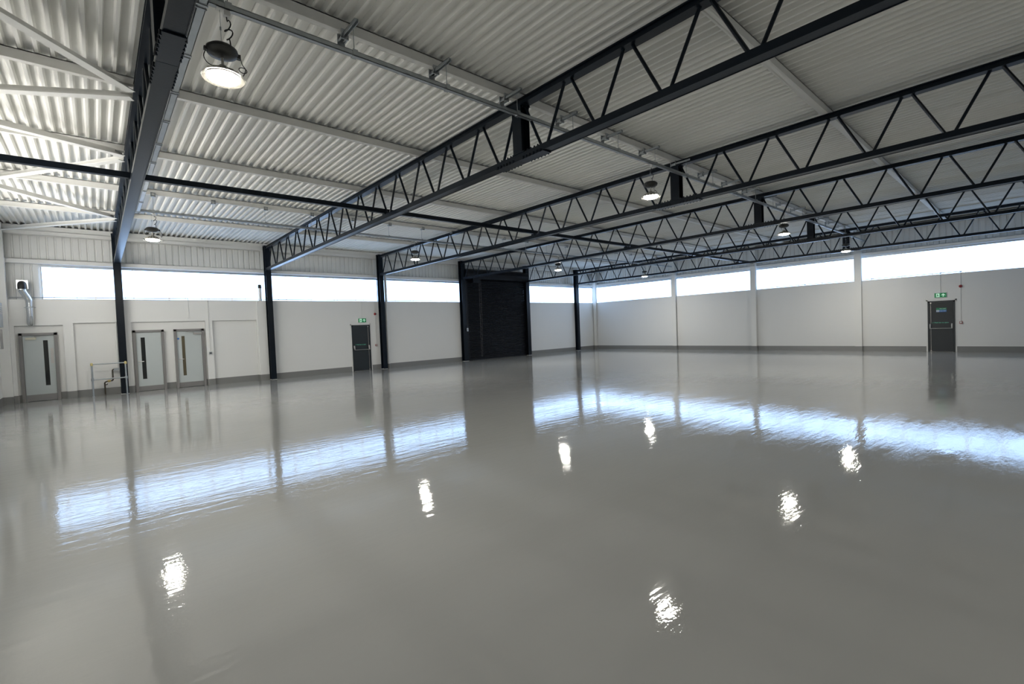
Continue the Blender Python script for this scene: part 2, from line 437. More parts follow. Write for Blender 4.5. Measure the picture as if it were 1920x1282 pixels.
# ================================================================== STEELWORK
# ---- dark columns on the door wall
def h_col(mb, x, y0, y1, w_, z0, z1, t=0.016):
    mb.box(x-w_/2, x+w_/2, y0, y0+t, z0, z1); mb.box(x-w_/2, x+w_/2, y1-t, y1, z0, z1); mb.box(x-0.008, x+0.008, y0+t, y1-t, z0, z1)
    return mb
collab = ['dark steel column beside the galvanised pipe guard rail',
          'dark steel column beside the boxed pipe pier with vent pipe',
          'dark steel column right of the door-wall fire exit, beside a white drainpipe',
          'dark steel column at the chain side of the roller shutter',
          'dark steel column on the corner side of the roller shutter',
          'dark steel column nearest the room corner']
for i, x in enumerate(TX):
    wd = 0.20 if i not in (3, 4) else 0.26
    root = empty('steel_column', (x, D-0.12, 0), collab[i], 'column', 'dark columns of the door wall')
    h_col(MB(), x, D-0.26, D-0.01, wd, 0, ZT+0.02).build('shaft', 'dark', root)
    MB().box(x-wd/2, x+wd/2, D-0.27, D-0.26, ZBB-0.03, ZB+0.02).build('chord_cleat', 'dark', root)
    MB().box(x-wd/2-0.01, x+wd/2+0.01, D-0.27, D-0.005, ZT+0.02, ZT+0.035).build('cap_plate', 'dark', root)
    MB().box(x-wd/2-0.008, x+wd/2+0.008, D-0.268, D-0.004, 0.0, 0.008).build('grout_line', 'white', root)
# ---- white gable columns
gl = ['white gable column carrying the far end of the dark tie beam', 'white gable column at the end of the roof centre line', 'white gable column nearest the room corner']
def wcol(x0, x1, y0, y1, label, z1=DECK-0.01, name='gable_column'):
    root = empty(name, ((x0+x1)/2, (y0+y1)/2, 0), label, 'column', 'white columns')
    mb = MB(); t = 0.02
    mb.box(x0, x0+t, y0, y1, 0, z1); mb.box(x1-t, x1, y0, y1, 0, z1); mb.box(x0+t, x1-t, (y0+y1)/2-0.05, (y0+y1)/2+0.05, 0, z1)
    mb.build('shaft', 'white', root)
    MB().box(x0-0.003, x1, y0-0.003, y1+0.003, 0.0, SKH).build('painted_base', 'skirt', root)
    return root
wcol(E_-0.16, E_-0.001, 9.80, 10.06, gl[0]); wcol(E_-0.16, E_-0.001, 5.34, 5.60, gl[1]); wcol(E_-0.16, E_-0.001, 14.28, 14.54, gl[2])
wcol(E_-0.12, E_-0.001, D-0.30, D-0.05, 'white column in the corner where the two window strips meet', name='corner_column')
root = empty('corner_column', (W3X+0.12, D-0.12, 0), 'white boxed column in the corner beside the ventilation duct', 'column', 'white columns')
MB().box(W3X+0.001, W3X+0.22, D-0.20, D-0.001, 0, DECK-0.01).build('shaft', 'white', root)
MB().box(W3X+0.001, W3X+0.224, D-0.204, D-0.001, 0, SKH).build('painted_base', 'skirt', root)

# ---- roof trusses
def web_bar(parent, ya, za, yb, zb): 
    return MB().tube([(0,ya,za),(0,yb,zb)], 0.023, 8).build('web_member', 'dark', parent, True)
def make_truss():
    root = empty('roof_truss', (0, YR, ZBB), None, 'truss', 'dark lattice roof trusses')
    ya, yb = REAR+0.01, D-0.27
    MB().prism(Isec(0.15, ZT-ZTB, 0.018, 0.08, ZTB), ya, yb, 'Y').build('top_chord', 'dark', root)
    c = 0.08; pf = [(-c,ZBB),(c,ZBB),(c,ZB),(c-0.02,ZB),(c-0.02,ZBB+0.02),(-c+0.02,ZBB+0.02),(-c+0.02,ZB),(-c,ZB)]
    pf = [(-c,ZBB),(c,ZBB),(c,ZB),(-c,ZB)]
    bc = MB().prism(pf, ya, yb, 'Y')
    for s in (-1, 1): bc.box(s*c-0.004, s*c+0.004, ya, yb, ZBB-0.006, ZBB)      # rolled flange toes
    bc.build('bottom_chord', 'dark', root)
    p = MB()
    for s in (-1, 1): p.box(s*0.085-0.008, s*0.085+0.008, YR-0.10, YR+0.10, ZB, ZTB)
    p.box(-0.08, 0.08, YR-0.008, YR+0.008, ZB, ZTB); p.box(-0.09,0.09,YR-0.13,YR+0.13,ZTB-0.02,ZTB); p.box(-0.09,0.09,YR-0.13,YR+0.13,ZB,ZB+0.015)
    p.build('centre_post', 'dark', root)
    n = 1.008
    for s in (-1, 1):
        for k in range(0, 15):
            yt = YR + s*n*k; yb_ = YR + s*(n*k + n/2)
            g = 0.065 if k else 0.10
            if not (ya+0.05 < yb_ < yb-0.02): continue
            web_bar(root, yt+s*g, ZTB+0.01, yb_-s*0.055, ZB-0.005)
            yt2 = YR + s*n*(k+1)
            if ya+0.1 < yt2 < yb-0.1: web_bar(root, yb_+s*0.055, ZB-0.005, yt2-s*0.065, ZTB+0.01)
    MB().box(-0.088, 0.088, YR-0.55, YR-0.003, ZBB-0.018, ZBB-0.004).box(-0.088, 0.088, YR+0.003, YR+0.55, ZBB-0.018, ZBB-0.004).build('splice_plate', 'dark', root)
    b = MB()
    for s in (-1, 1):
        for k in range(6):
            for sx in (-1, 1):
                y = YR + s*(0.12 + 0.075*k)
                b.tube([(sx*0.092, y, ZBB-0.026), (sx*0.092, y, ZBB+0.022)], 0.011, 6)
                b.tube([(sx*0.060, y, ZB), (sx*0.060, y, ZB+0.028)], 0.013, 6)
    for s in (-1, 1): b.tube([(s*0.055, YR-0.13, ZTB-0.04), (s*0.055, YR-0.13+0.02, ZTB-0.04)], 0.014, 6)
    tag(b.build('bolts', 'dark', root), kind='stuff')
    return root
trl = ['dark roof truss passing over the guard rail column, beside the white diagonal braces',
       'dark roof truss over the column with the boxed pipe pier',
       'dark roof truss over the column right of the door-wall fire exit',
       'dark roof truss ending at the chain side of the roller shutter',
       'dark roof truss ending at the corner side of the roller shutter',
       'dark roof truss running closest to the gable wall']
t0 = make_truss(); base = Vector(t0.location)
for i, x in enumerate(TX):
    o = t0 if i == len(TX)-1 else copy_tree(t0)
    o.location = base + Vector((x, 0, 0)); o['label'] = trl[i]

# ---- purlins along the roof
plab = {0: 'white roof purlin over the truss centre posts, carrying the cantilever hangers', 3: 'white roof purlin carrying the small square hanger clamps',
        1: 'white roof purlin between the centre-post purlin and the one over the dark tie beam', 2: 'white roof purlin just beyond the dark tie beam',
        4: 'white roof purlin between the square hanger clamps and the door-wall eaves', -1: 'white roof purlin on the opposite side of the centre posts from the door wall',
        -2: 'white roof purlin over the camera side half of the roof, second from the centre posts'}
pz = MB()
pz.box(W3X-0.3, E_+0.2, 0, 0.012, ZT, DECK-0.008); pz.box(W3X-0.3, E_+0.2, -0.012, 0.07, ZT, ZT+0.012)
pz.box(W3X-0.3, E_+0.2, 0, 0.19, DECK-0.02, DECK-0.008); pz.box(W3X-0.3, E_+0.2, 0.058, 0.07, ZT, ZT+0.03)  # top flange made wider to block light in the rib gaps
for k, y in enumerate(PURL):
    q = k-5
    if q not in plab: continue
    root = empty('purlin', (12, y, ZT), plab.get(q, 'white roof purlin between hanger rows under the roof sheets'), 'purlin', 'white roof purlins')
    if q == -2: pm = pz.build('beam', 'white', root); pm.matrix_parent_inverse = Matrix.Translation((-12, 0, -ZT))
    else: c_ = pm.copy(); COL.objects.link(c_); c_.parent = root; c_.matrix_parent_inverse = Matrix.Translation((-12, 0, -ZT))

# ---- white plan bracing in the end bay
def angle_bar(p, q, leg=0.085, t=0.01, flip=1):
    p, q = Vector(p), Vector(q); d = (q-p).normalized(); a = d.cross(Vector((0,0,1))).normalized()*flip; u = Vector((0,0,1))
    mb = MB(); o = 0
    prof = [(0,0),(leg,0),(leg,t),(t,t),(t,leg),(0,leg)]
    for e in (p, q):
        for i, j in prof: mb.v.append(tuple(e + a*(i-leg/2) + u*j))
    n = len(prof)
    for i in range(n): mb.f.append((i, (i+1)%n, n+(i+1)%n, n+i))
    mb.f += [tuple(range(n))[::-1], tuple(range(n, 2*n))]
    return mb
ZBR = 5.15
br = [((W3X,5.55),(0.53,8.36),'white angle brace running from the end wall up to the truss by the nearest lamp',1),
      ((0.55,8.58),(W3X,10.08),'white flat-faced brace leaving the truss joint beside the nearest purlin',-1),
      ((W3X,10.38),(0.55,11.32),'white angle brace meeting the truss just before the dark tie beam',1),
      ((0.53,11.60),(W3X,15.25),'white flat-faced brace crossing above the dark tie beam',-1),
      ((W3X,14.26),(0.57,17.12),'white angle brace meeting the truss beside the purlin with hanger clamps',1),
      ((0.57,17.42),(W3X+0.1,20.40),'white flat-faced brace ending in the corner above the ventilation duct',-1)]
for a, b, lb, f in br:
    o = angle_bar((a[0],a[1],ZBR),(b[0],b[1],ZBR), 0.125, t=0.012, flip=f).build('roof_brace', 'white'); tag(o, lb, 'brace', 'white roof braces')
    for e in ((a, b) if a[0] > b[0] else (b, a))[:1]:
        MB().box(e[0]-0.12, e[0]+0.03, e[1]-0.08, e[1]+0.08, ZBR+0.08, ZBR+0.10).build('gusset_plate', 'white', o)

# ---- dark longitudinal tie beam
tie = empty('tie_beam', (0, 10.2, 4.46), 'long dark tie beam laid across the trusses and ending at a gable column', 'beam')
mb = MB(); mb.bar((W3X, 10.24, 4.50), (E_-0.16, 9.93, 4.525), 0.09, 0.095); mb.build('beam', 'dark', tie)
for i, x in enumerate(TX):
    y = 10.24 + (x-W3X)/(E_-W3X)*(-0.31)
    MB().box(x-0.06, x+0.06, y-0.06, y+0.06, ZB, 4.456).build('seat_cleat', 'dark', tie)

# ================================================================== LIGHTING TRUNKING
HX = [1.11 + 1.262*k for k in range(20)]
def channel(mb, axis, a, b, c_, z, w_=0.056):
    h = w_/2; t = 0.006
    if axis == 'X':
        mb.box(a, b, c_-h, c_+h, z-h, z-h+t); mb.box(a, b, c_-h, c_-h+t, z-h, z+h); mb.box(a, b, c_+h-t, c_+h, z-h, z+h); mb.box(a, b, c_-h, c_+h, z+h-t, z+h)
    else:
        mb.box(c_-h, c_+h, a, b, z-h, z-h+t); mb.box(c_-h, c_-h+t, a, b, z-h, z+h); mb.box(c_+h-t, c_+h, a, b, z-h, z+h); mb.box(c_-h, c_+h, a, b, z+h-t, z+h)
    return mb
tr1 = empty('lighting_trunking', (12, RIDGE_Y, TRZ), 'galvanised lighting trunking hung from cantilever arms beside the truss centre posts', 'trunking', 'lighting trunking runs')
channel(MB(), 'X', 0.95, E_-0.1, RIDGE_Y, TRZ).build('channel', 'galv', tr1)
def hanger_arm(x):
    y = RIDGE_Y
    a = MB()   # cantilever strut clamped under the purlin
    a.box(x-0.022, x-0.016, y-0.10, YR+0.10, 5.19, 5.232); a.box(x+0.016, x+0.022, y-0.10, YR+0.10, 5.19, 5.232); a.box(x-0.022, x+0.022, y-0.10, YR+0.10, 5.226, 5.232)
    arm = a.build('hanger_arm', 'galv', tr1)
    MB().tube([(x, y, TRZ+0.02), (x, y, 5.25)], 0.005, 6).build('threaded_rod', 'galv', arm)
    c = MB(); c.box(x-0.045, x+0.045, YR-0.03, YR-0.02, 5.16, 5.275); c.box(x-0.045, x+0.045, YR+0.085, YR+0.095, 5.14, 5.275); c.box(x-0.045, x-0.03, YR-0.03, YR+0.09, 5.17, 5.185); c.box(x+0.03, x+0.045, YR-0.03, YR+0.09, 5.17, 5.185)
    c.build('purlin_clamp', 'galv', arm)
    MB().box(x-0.03, x+0.03, y-0.036, y+0.036, TRZ-0.036, TRZ-0.028).box(x-0.03, x+0.03, y-0.036, y-0.030, TRZ-0.036, TRZ+0.04).box(x-0.03, x+0.03, y+0.030, y+0.036, TRZ-0.036, TRZ+0.04).build('stirrup', 'galv', arm)
    return arm
for x in HX: 
    if x < E_-0.3: hanger_arm(x)
tr2 = empty('lighting_trunking', (12, ROW_Y, TRZ), 'galvanised lighting trunking hung on rods from square purlin clamps', 'trunking', 'lighting trunking runs')
channel(MB(), 'X', 0.95, E_-0.3, ROW_Y, TRZ-0.02).build('channel', 'galv', tr2)
for x in [1.2+1.25*k for k in range(20)]:
    if x > E_-0.4: break
    c = MB(); c.box(x-0.05, x+0.05, ROW_Y-0.13, ROW_Y-0.12, 5.20, 5.225); c.box(x-0.05, x+0.05, ROW_Y-0.13, ROW_Y-0.12, 5.275, 5.30)
    c.box(x-0.05, x-0.025, ROW_Y-0.13, ROW_Y-0.12, 5.20, 5.30); c.box(x+0.025, x+0.05, ROW_Y-0.13, ROW_Y-0.12, 5.20, 5.30)
    c.box(x-0.03, x+0.03, ROW_Y-0.12, ROW_Y+0.03, 5.215, 5.245)
    cl = c.build('purlin_clamp', 'galv', tr2)
    MB().tube([(x, ROW_Y, TRZ-0.02), (x, ROW_Y, 5.22)], 0.005, 6).build('threaded_rod', 'galv', cl)
    MB().box(x-0.025, x+0.025, ROW_Y-0.034, ROW_Y+0.034, TRZ-0.054, TRZ-0.048).box(x-0.025, x+0.025, ROW_Y-0.034, ROW_Y-0.028, TRZ-0.05, TRZ+0.025).build('stirrup', 'galv', cl)
tr3 = empty('cable_trunking', (0.90, 9.8, TRZ), 'galvanised cable trunking running alongside the truss between the two lighting runs', 'trunking')
channel(MB(), 'Y', RIDGE_Y-0.4, ROW_Y+0.03, 0.90, TRZ-0.02, 0.075).build('channel', 'galv', tr3)
y = RIDGE_Y
while y < ROW_Y:
    MB().box(0.655, 0.945, y-0.012, y+0.012, TRZ-0.066, TRZ-0.058).box(0.655, 0.945, y+0.05, y+0.062, TRZ-0.066, TRZ-0.058).box(0.648,0.656,y-0.012,y+0.062,TRZ-0.066,TRZ+0.2).build('support_bracket', 'galv', tr3); y += 1.02

# ================================================================== HIGH BAY LAMPS
def make_lamp():
    """origin on the trunking underside"""
    root = empty('high_bay_lamp', (0,0,0), None, 'lamp', 'round high bay lamps')
    z = -0.40
    MB().lathe([(0.02,z+0.05),(0.10,z+0.045),(0.132,z+0.02),(0.138,z-0.005),(0.125,z-0.03),(0.075,z-0.055),(0.03,z-0.062)], n=28).build('driver_housing', 'hub', root, True)
    MB().box(0.10, 0.155, -0.02, 0.02, z-0.03, z+0.01).box(-0.15, -0.11, -0.018, 0.018, z-0.03, z+0.0).build('cable_gland', 'hub', root)
    MB().lathe([(0.012,z-0.06),(0.012,z-0.13),(0.03,z-0.135),(0.035,z-0.15)], n=12).build('hook_stem', 'lampmetal', root, True)
    hs = MB().lathe([(0.03,z-0.145),(0.06,z-0.16),(0.10,z-0.20),(0.145,z-0.235),(0.145,z-0.245),(0.02,z-0.245)], n=28).build('heat_sink', 'lampmetal', root, True)
    f = MB()
    for k in range(16):
        g = 2*math.pi*k/16; c, s = math.cos(g), math.sin(g)
        f.bar((0.05*c,0.05*s,z-0.175),(0.15*c,0.15*s,z-0.225),0.006,0.03)
    tag(f.build('cooling_fins', 'lampmetal', hs), kind='stuff')
    MB().lathe([(0.145,z-0.238),(0.178,z-0.243),(0.186,z-0.255),(0.178,z-0.266),(0.142,z-0.262)], n=32, close=False).build('rim', 'rim', root, True)
    MB().lathe([(0.138,z-0.250),(0.138,z-0.258),(0.118,z-0.270),(0.075,z-0.279),(0.02,z-0.283)], n=32).build('lens', 'lens', root, True)
    MB().tube([(0,0,0),(0,0,z+0.05)], 0.0022, 6).build('suspension_wire', 'galv', root)
    MB().tube([(0,0,-0.17),(0,0,-0.20)], 0.008, 8).build('wire_gripper', 'galv', root)
    pts = []
    for i in range(41):
        t = i/40; zz = -0.03 - t*(-0.03 - (z+0.03)); k = max(0, min(1, (t-0.18)/0.55))
        pts.append((0.055+0.03*t+0.030*math.sin(k*4*math.pi), 0.02*math.sin(k*2*math.pi)+0.01, zz+0.03*math.sin(k*4*math.pi+0.8)*(1 if 0<k<1 else 0)))
    MB().tube(pts, 0.006, 6).build('power_cable', 'black', root, True)
    a = []
    for i in range(25):
        t = i/24; a.append((0.155+0.035*math.sin(t*2.6), 0.03*math.sin(t*6.3), z-0.01-0.17*t))
    MB().tube(a, 0.004, 6).build('flex', 'black', root, True)
    lp = [(0.19+0.035*math.cos(t*math.pi/8)-0.035, 0.01, z-0.12+0.026*math.sin(t*math.pi/8)) for t in range(17)]
    MB().tube([(p[0]+0.02, p[1], p[2]) for p in lp], 0.004, 6).build('flex_loop', 'black', root, True)
    a = [(-0.13-0.02*math.sin(t/12*math.pi), 0.0+0.02*math.sin(t/4), z-0.02-0.12*t/12) for t in range(13)] + [(-0.13+0.02*t, 0.01*t, z-0.14-0.01*math.sin(t)) for t in range(1,5)]
    MB().tube(a, 0.004, 6).build('flex', 'black', root, True)
    MB().box(-0.03, 0.03, -0.03, 0.03, -0.008, 0.0).box(0.03,0.085,-0.025,0.03,-0.05,0.0).build('junction_box', 'pvc', root)
    return root
lamp0 = make_lamp()
lamps = [(1.04, RIDGE_Y, 4.31,'lit round high bay lamp hanging beside the first truss on the centre trunking'),
         (8.48, RIDGE_Y, 4.20,'lit round high bay lamp hanging just before the third truss centre post'),
         (15.82, RIDGE_Y, 4.22,'lit round high bay lamp on the centre trunking past the fourth truss'),
         (22.62, RIDGE_Y, 4.28,'lit round high bay lamp on the centre trunking next to the gable wall'),
         (1.15, ROW_Y, 4.19,'lit round high bay lamp in front of the cladding above the pair of grey doors'),
         (8.40, ROW_Y, 4.16,'lit round high bay lamp in front of the cladding above the door-wall fire exit'),
         (15.66, ROW_Y, 4.22,'lit round high bay lamp in front of the roller shutter end of the door wall'),
         (22.57, ROW_Y, 4.24,'lit round high bay lamp in front of the corner gable window'),
         (1.1, -3.8, 4.22,'unseen round high bay lamp added for light balance near the end wall'), (8.45, -3.8, 4.22,'unseen round high bay lamp added for light balance between the second and third trusses')]  # last two lamps are unseen, added behind the camera to balance the light
for i, (x, y, z, lb) in enumerate(lamps):
    o = lamp0 if i == len(lamps)-1 else copy_tree(lamp0)
    o.location = (x, y, TRZ-0.038 - (0.018 if y > 10 else 0)); o['label'] = lb
tr4 = empty('lighting_trunking', (12, -3.8, TRZ), 'unseen galvanised lighting trunking for the added rear lamps', 'trunking', 'lighting trunking runs')  # out-of-view support for the two added lamps
channel(MB(), 'X', 0.80, E_-0.1, -3.8, TRZ).build('channel', 'galv', tr4)
for x in HX[::2]: MB().tube([(x,-3.8,TRZ),(x,-3.8,DECK-0.01)],0.005,6).build('threaded_rod','galv',tr4)

# ================================================================== DOORS
def laminate_door(n, x0, x1, label, glass, win, handle_side, closer, kick=0.17, push=None, disc=False):
    y = D+RD; Z = 2.10; fwid = 0.075
    root = empty('door_%d' % n, ((x0+x1)/2, y, 0), label, 'door', kind='structure')
    f = MB(); f.box(x0, x0+fwid, y-0.10, y, 0, Z); f.box(x1-fwid, x1, y-0.10, y, 0, Z); f.box(x0, x1, y-0.10, y, Z-fwid, Z)
    f.box(x0+fwid, x0+fwid+0.012, y-0.03, y, 0, Z-fwid); f.box(x1-fwid-0.012, x1-fwid, y-0.03, y, 0, Z-fwid)
    f.build('door_frame', 'frame', root)
    a, b = x0+fwid+0.006, x1-fwid-0.006
    lf = MB().box(a, b, y-0.055, y-0.012, 0.012, Z-fwid-0.005).build('door_leaf', 'leaf', root); yl = y-0.055
    w0, w1, wz0, wz1 = win
    MB().box(w0, w1, yl-0.004, yl, wz0, wz1).build('vision_panel', glass, lf)
    t = 0.008
    MB().box(w0-t, w0, yl-0.008, yl, wz0-t, wz1+t).box(w1, w1+t, yl-0.008, yl, wz0-t, wz1+t).box(w0, w1, yl-0.008, yl, wz0-t, wz0).box(w0, w1, yl-0.008, yl, wz1, wz1+t).build('glazing_bead', 'leaf', lf)
    MB().box(a+0.005, b-0.005, yl-0.003, yl, 0.015, 0.015+kick).build('kick_plate', 'kick', lf)
    if handle_side:
        hx = a+0.05
        MB().tube([(hx,yl,1.03),(hx,yl-0.055,1.03),(hx+0.02,yl-0.06,1.03),(hx+0.13,yl-0.06,1.025)], 0.010, 8).tube([(hx,yl-0.012,1.03),(hx,yl,1.03)],0.026,14).build('lever_handle', 'steel', lf, True)
        MB().tube([(hx,yl-0.014,0.93),(hx,yl,0.93)],0.022,14).build('lock_escutcheon', 'steel', lf)
    if push: MB().box(push[0], push[1], yl-0.003, yl, push[2], push[3]).build('push_plate', 'steel', lf)
    if closer:
        c0, c1, mt, side = closer
        MB().box(c0, c1, yl-0.055, yl, 1.895, 1.965).build('door_closer', mt, lf)
        e = c1-0.03 if side > 0 else c0+0.03
        MB().tube([(e, yl-0.04, 1.965), (e, yl-0.04, 1.99), (e+side*0.12, yl-0.12, 2.0), (e+side*0.26, yl-0.04, 2.0)], 0.009, 6).build('closer_arm', 'steel', lf)
    if disc: MB().tube([(2.19,yl-0.003,1.76),(2.19,yl,1.76)],0.035,20).build('notice_disc', 'blue', lf)['label'] = 'round blue fire door notice'
    return root
laminate_door(1, -1.765, -0.92, 'pale grey laminate door under the ventilation duct with dark slot window', 'glassdark', (-1.245,-1.14,0.47,1.87), False, (-1.62,-1.39,'cream',1), 0.19, (-1.095,-1.025,1.145,1.62))
laminate_door(2, 0.925, 1.782, 'pale grey laminate door beside the guard rail column with dark slot window', 'glassdark', (1.13,1.245,0.42,1.85), True, None, 0.16)
laminate_door(3, 2.067, 2.972, 'pale grey laminate door with brown slot window and blue disc', 'glassbrown', (2.285,2.38,0.43,1.85), True, (2.65,2.90,'steel',-1), 0.17, None, True)

def fire_exit(n, label, P, ux, nrm, wd, mirror, sign):
    """P lower-left corner on the wall plane seen from the room, ux to the right, nrm into the room"""
    P, ux, nrm = Vector(P), Vector(ux), Vector(nrm); uz = Vector((0,0,1)); H = 2.07
    root = empty('door_%d' % n, P + ux*wd/2, label, 'door', kind='structure')
    def bx(mb, a, b, z0, z1, d0, d1):
        p = P+ux*a+nrm*d0; q = P+ux*b+nrm*d1
        mb.box(min(p.x,q.x),max(p.x,q.x),min(p.y,q.y),max(p.y,q.y),z0,z1); return mb
    pt = lambda a, z, d: tuple(P+ux*a+nrm*d+uz*z)
    mb = MB(); bx(mb,-0.05,0,0,H+0.05,0,0.012); bx(mb,wd,wd+0.05,0,H+0.05,0,0.012); bx(mb,-0.05,wd+0.05,H,H+0.05,0,0.012); mb.build('reveal', 'wall', root)
    mb = MB(); fr = 0.055; bx(mb,0,fr,0,H,0,0.035); bx(mb,wd-fr,wd,0,H,0,0.035); bx(mb,0,wd,H-fr,H,0,0.035); mb.build('door_frame', 'exit', root)
    lf = bx(MB(), fr+0.004, wd-fr-0.004, 0.01, H-fr-0.004, 0, 0.022).build('door_leaf', 'exit', root)
    a, b = fr+0.03, wd-fr-0.03; mx = (lambda t: wd-t) if mirror else (lambda t: t)
    bar = MB().tube([pt(a,0.955,0.10), pt(b,0.955,0.10)], 0.014, 8).build('push_bar', 'steel', lf)
    for e in (a, b):
        mb = MB(); p0 = Vector(pt(e,1.13,0.04)); p1 = Vector(pt(e,0.95,0.10))
        mb.tube([pt(e,1.14,0.035), pt(e,1.05,0.05), pt(e,0.95,0.095)], [0.030,0.032,0.020], 8).build('bar_housing', 'steel', lf)
    e = mx(fr+0.045)
    MB().tube([pt(e,0.08,0.035), pt(e,1.98,0.035)], 0.008, 6).build('panic_bolt_rod', 'steel', lf)
    mb = MB()
    for z in (0.04, 1.99): 
        bx(mb, e-0.02, e+0.02, z-0.02, z+0.03, 0.02, 0.05)
    mb.build('bolt_keep', 'steel', lf)
    bx(MB(), 0.12, wd-0.28 if not mirror else wd-0.22, 1.155, 1.215, 0.022, 0.0235).build('push_bar_label', 'strip', lf)
    text_mesh('✓ Push bar to open', 0.062, 'mint', 'lettering', lf, pt(0.135,1.168,0.0245), ux, uz, 0.001)
    if sign:
        s0, s1 = 0.265, 0.575
        g = bx(MB(), s0, s1, 1.70, 1.785, 0.022, 0.025).build('safety_notice', 'green', lf); g['label'] = 'green and blue safety notice'
        bb = bx(MB(), s0, s1, 1.615, 1.70, 0.022, 0.025).build('safety_notice', 'blue', lf)
        mb = MB(); bx(mb, s0+0.006, s0+0.085, 1.622, 1.70, 0.025, 0.0262); mb.build('pictogram_panel', 'signwhite', lf)
        mb = MB(); bx(mb, s0+0.022, s0+0.036, 1.63, 1.69, 0.0262, 0.027); bx(mb, s0+0.054, s0+0.068, 1.63, 1.69, 0.0262, 0.027); mb.build('pictogram', 'blue', lf)
        text_mesh('Fire exit', 0.055, 'signwhite', 'lettering', lf, pt(s0+0.105,1.728,0.0262), ux, uz, 0.001)
        text_mesh('Keep clear', 0.047, 'signwhite', 'lettering', lf, pt(s0+0.095,1.645,0.0262), ux, uz, 0.001)
    return root
fire_exit(4, 'dark slate fire exit door with push bar in the long door wall', (8.54,D,0), (1,0,0), (0,-1,0), 0.865, True, False)
fire_exit(5, 'dark slate fire exit door with push bar and safety notice in the gable wall', (E_,3.143,0), (0,-1,0), (-1,0,0), 0.824, False, True)

# ---- lit exit signs
def exit_sign(label, P, ux, nrm, flip):
    P, ux, nrm = Vector(P), Vector(ux), Vector(nrm); uz = Vector((0,0,1)); W_, H = 0.36, 0.18
    root = empty('exit_sign', P, label, 'sign', 'lit exit signs')
    def bx(mb, a, b, z0, z1, d0, d1):
        p = P+ux*a+nrm*d0; q = P+ux*b+nrm*d1
        mb.box(min(p.x,q.x),max(p.x,q.x),min(p.y,q.y),max(p.y,q.y),P.z+z0,P.z+z1); return mb
    def poly(pts, d, name, mt, par):
        mb = MB(); n = len(pts)
        for dd in (d, d+0.002):
            for a, z in pts: mb.v.append(tuple(P+ux*a+uz*z+nrm*dd))
        mb.f = [tuple(range(n)), tuple(range(n,2*n))[::-1]] + [(i,(i+1)%n,n+(i+1)%n,n+i) for i in range(n)]
        return mb.build(name, mt, par)
    bx(MB(), -0.006, W_+0.006, -0.006, H+0.006, 0, 0.03).build('case', 'pvc', root)
    face = bx(MB(), 0, W_, 0, H, 0.03, 0.036).build('face', 'exitgreen', root)
    poly([(0.05,0.02),(0.155,0.02),(0.155,0.16),(0.05,0.16)], 0.0362, 'doorway_symbol', 'exitwhite', face)
    m1 = (lambda a: 0.205-a)
    poly([(m1(0.112),0.128),(m1(0.128),0.128),(m1(0.128),0.145),(m1(0.112),0.145)], 0.039, 'running_figure_head', 'exitgreen', face)
    poly([(0.080,0.115),(0.105,0.122),(0.118,0.098),(0.140,0.092),(0.140,0.080),(0.112,0.084),(0.104,0.070),(0.125,0.050),(0.120,0.028),(0.108,0.030),(0.110,0.048),(0.088,0.062),(0.072,0.036),(0.055,0.034),(0.055,0.046),(0.066,0.048),(0.084,0.082),(0.086,0.102),(0.068,0.086),(0.060,0.094)], 0.039, 'running_figure', 'exitgreen', face)
    poly([(0.265,0.155),(0.325,0.100),(0.325,0.072),(0.280,0.108),(0.280,0.030),(0.250,0.030),(0.250,0.108),(0.205,0.072),(0.205,0.100)], 0.0362, 'arrow_symbol', 'exitwhite', face)
    MB().tube([tuple(P+ux*0.18+nrm*0.012+uz*H), tuple(P+ux*0.18+nrm*0.012+uz*(SILL-P.z))], 0.010, 6).build('conduit', 'pvc', root)
    return root
exit_sign('lit green exit sign with running figure above the door-wall fire exit', (8.875,D,2.185), (1,0,0), (0,-1,0), False)
exit_sign('lit green exit sign with running figure above the gable fire exit', (E_,2.925,2.205), (0,-1,0), (-1,0,0), False)

# ---- fire alarm sounders and call points
def alarm(P, nrm, lab1, lab2, zc):
    P, nrm = Vector(P), Vector(nrm); uz = Vector((0,0,1)); ux = uz.cross(nrm)*-1
    s = empty('alarm_sounder', P, lab1, 'alarm', 'red alarm sounders')
    pt = lambda d, a=0, z=0: tuple(P+nrm*d+ux*a+uz*z)
    MB().tube([pt(0),pt(0.03),pt(0.055),pt(0.075)], [0.055,0.055,0.045,0.025], 20).build('sounder_body', 'red', s, True)
    MB().tube([pt(0.075),pt(0.08)], 0.018, 12).build('sounder_grille', 'black', s)
    MB().tube([pt(0.012,0,0.05),pt(0.012,0,SILL-P.z)], 0.009, 6).build('conduit', 'pvc', s)
    c = empty('alarm_call_point', (P.x,P.y,zc), lab2, 'alarm', 'red alarm call points')
    Q = Vector((P.x,P.y,zc)); h = 0.045
    def bx(a0,a1,z0,z1,d0,d1):
        p = Q+ux*a0+nrm*d0; q = Q+ux*a1+nrm*d1
        return MB().box(min(p.x,q.x),max(p.x,q.x),min(p.y,q.y),max(p.y,q.y),Q.z+z0,Q.z+z1)
    b = bx(-h,h,-h,h,0,0.045).build('case', 'red', c)
    bx(-0.032,0.032,-0.022,0.030,0.045,0.047).build('press_glass', 'signwhite', c)
    MB().tube([tuple(Q+nrm*0.012+uz*h), tuple(Q+nrm*0.012+uz*(P.z-zc-0.05))], 0.009, 6).build('conduit', 'pvc', c)
alarm((9.69,D,2.56), (0,-1,0), 'small round red alarm sounder beside the door-wall fire exit', 'small red call point beside the door-wall fire exit', 1.12)
alarm((E_,2.15,2.605), (-1,0,0), 'small round red alarm sounder beside the gable fire exit', 'small red call point beside the gable fire exit', 1.17)

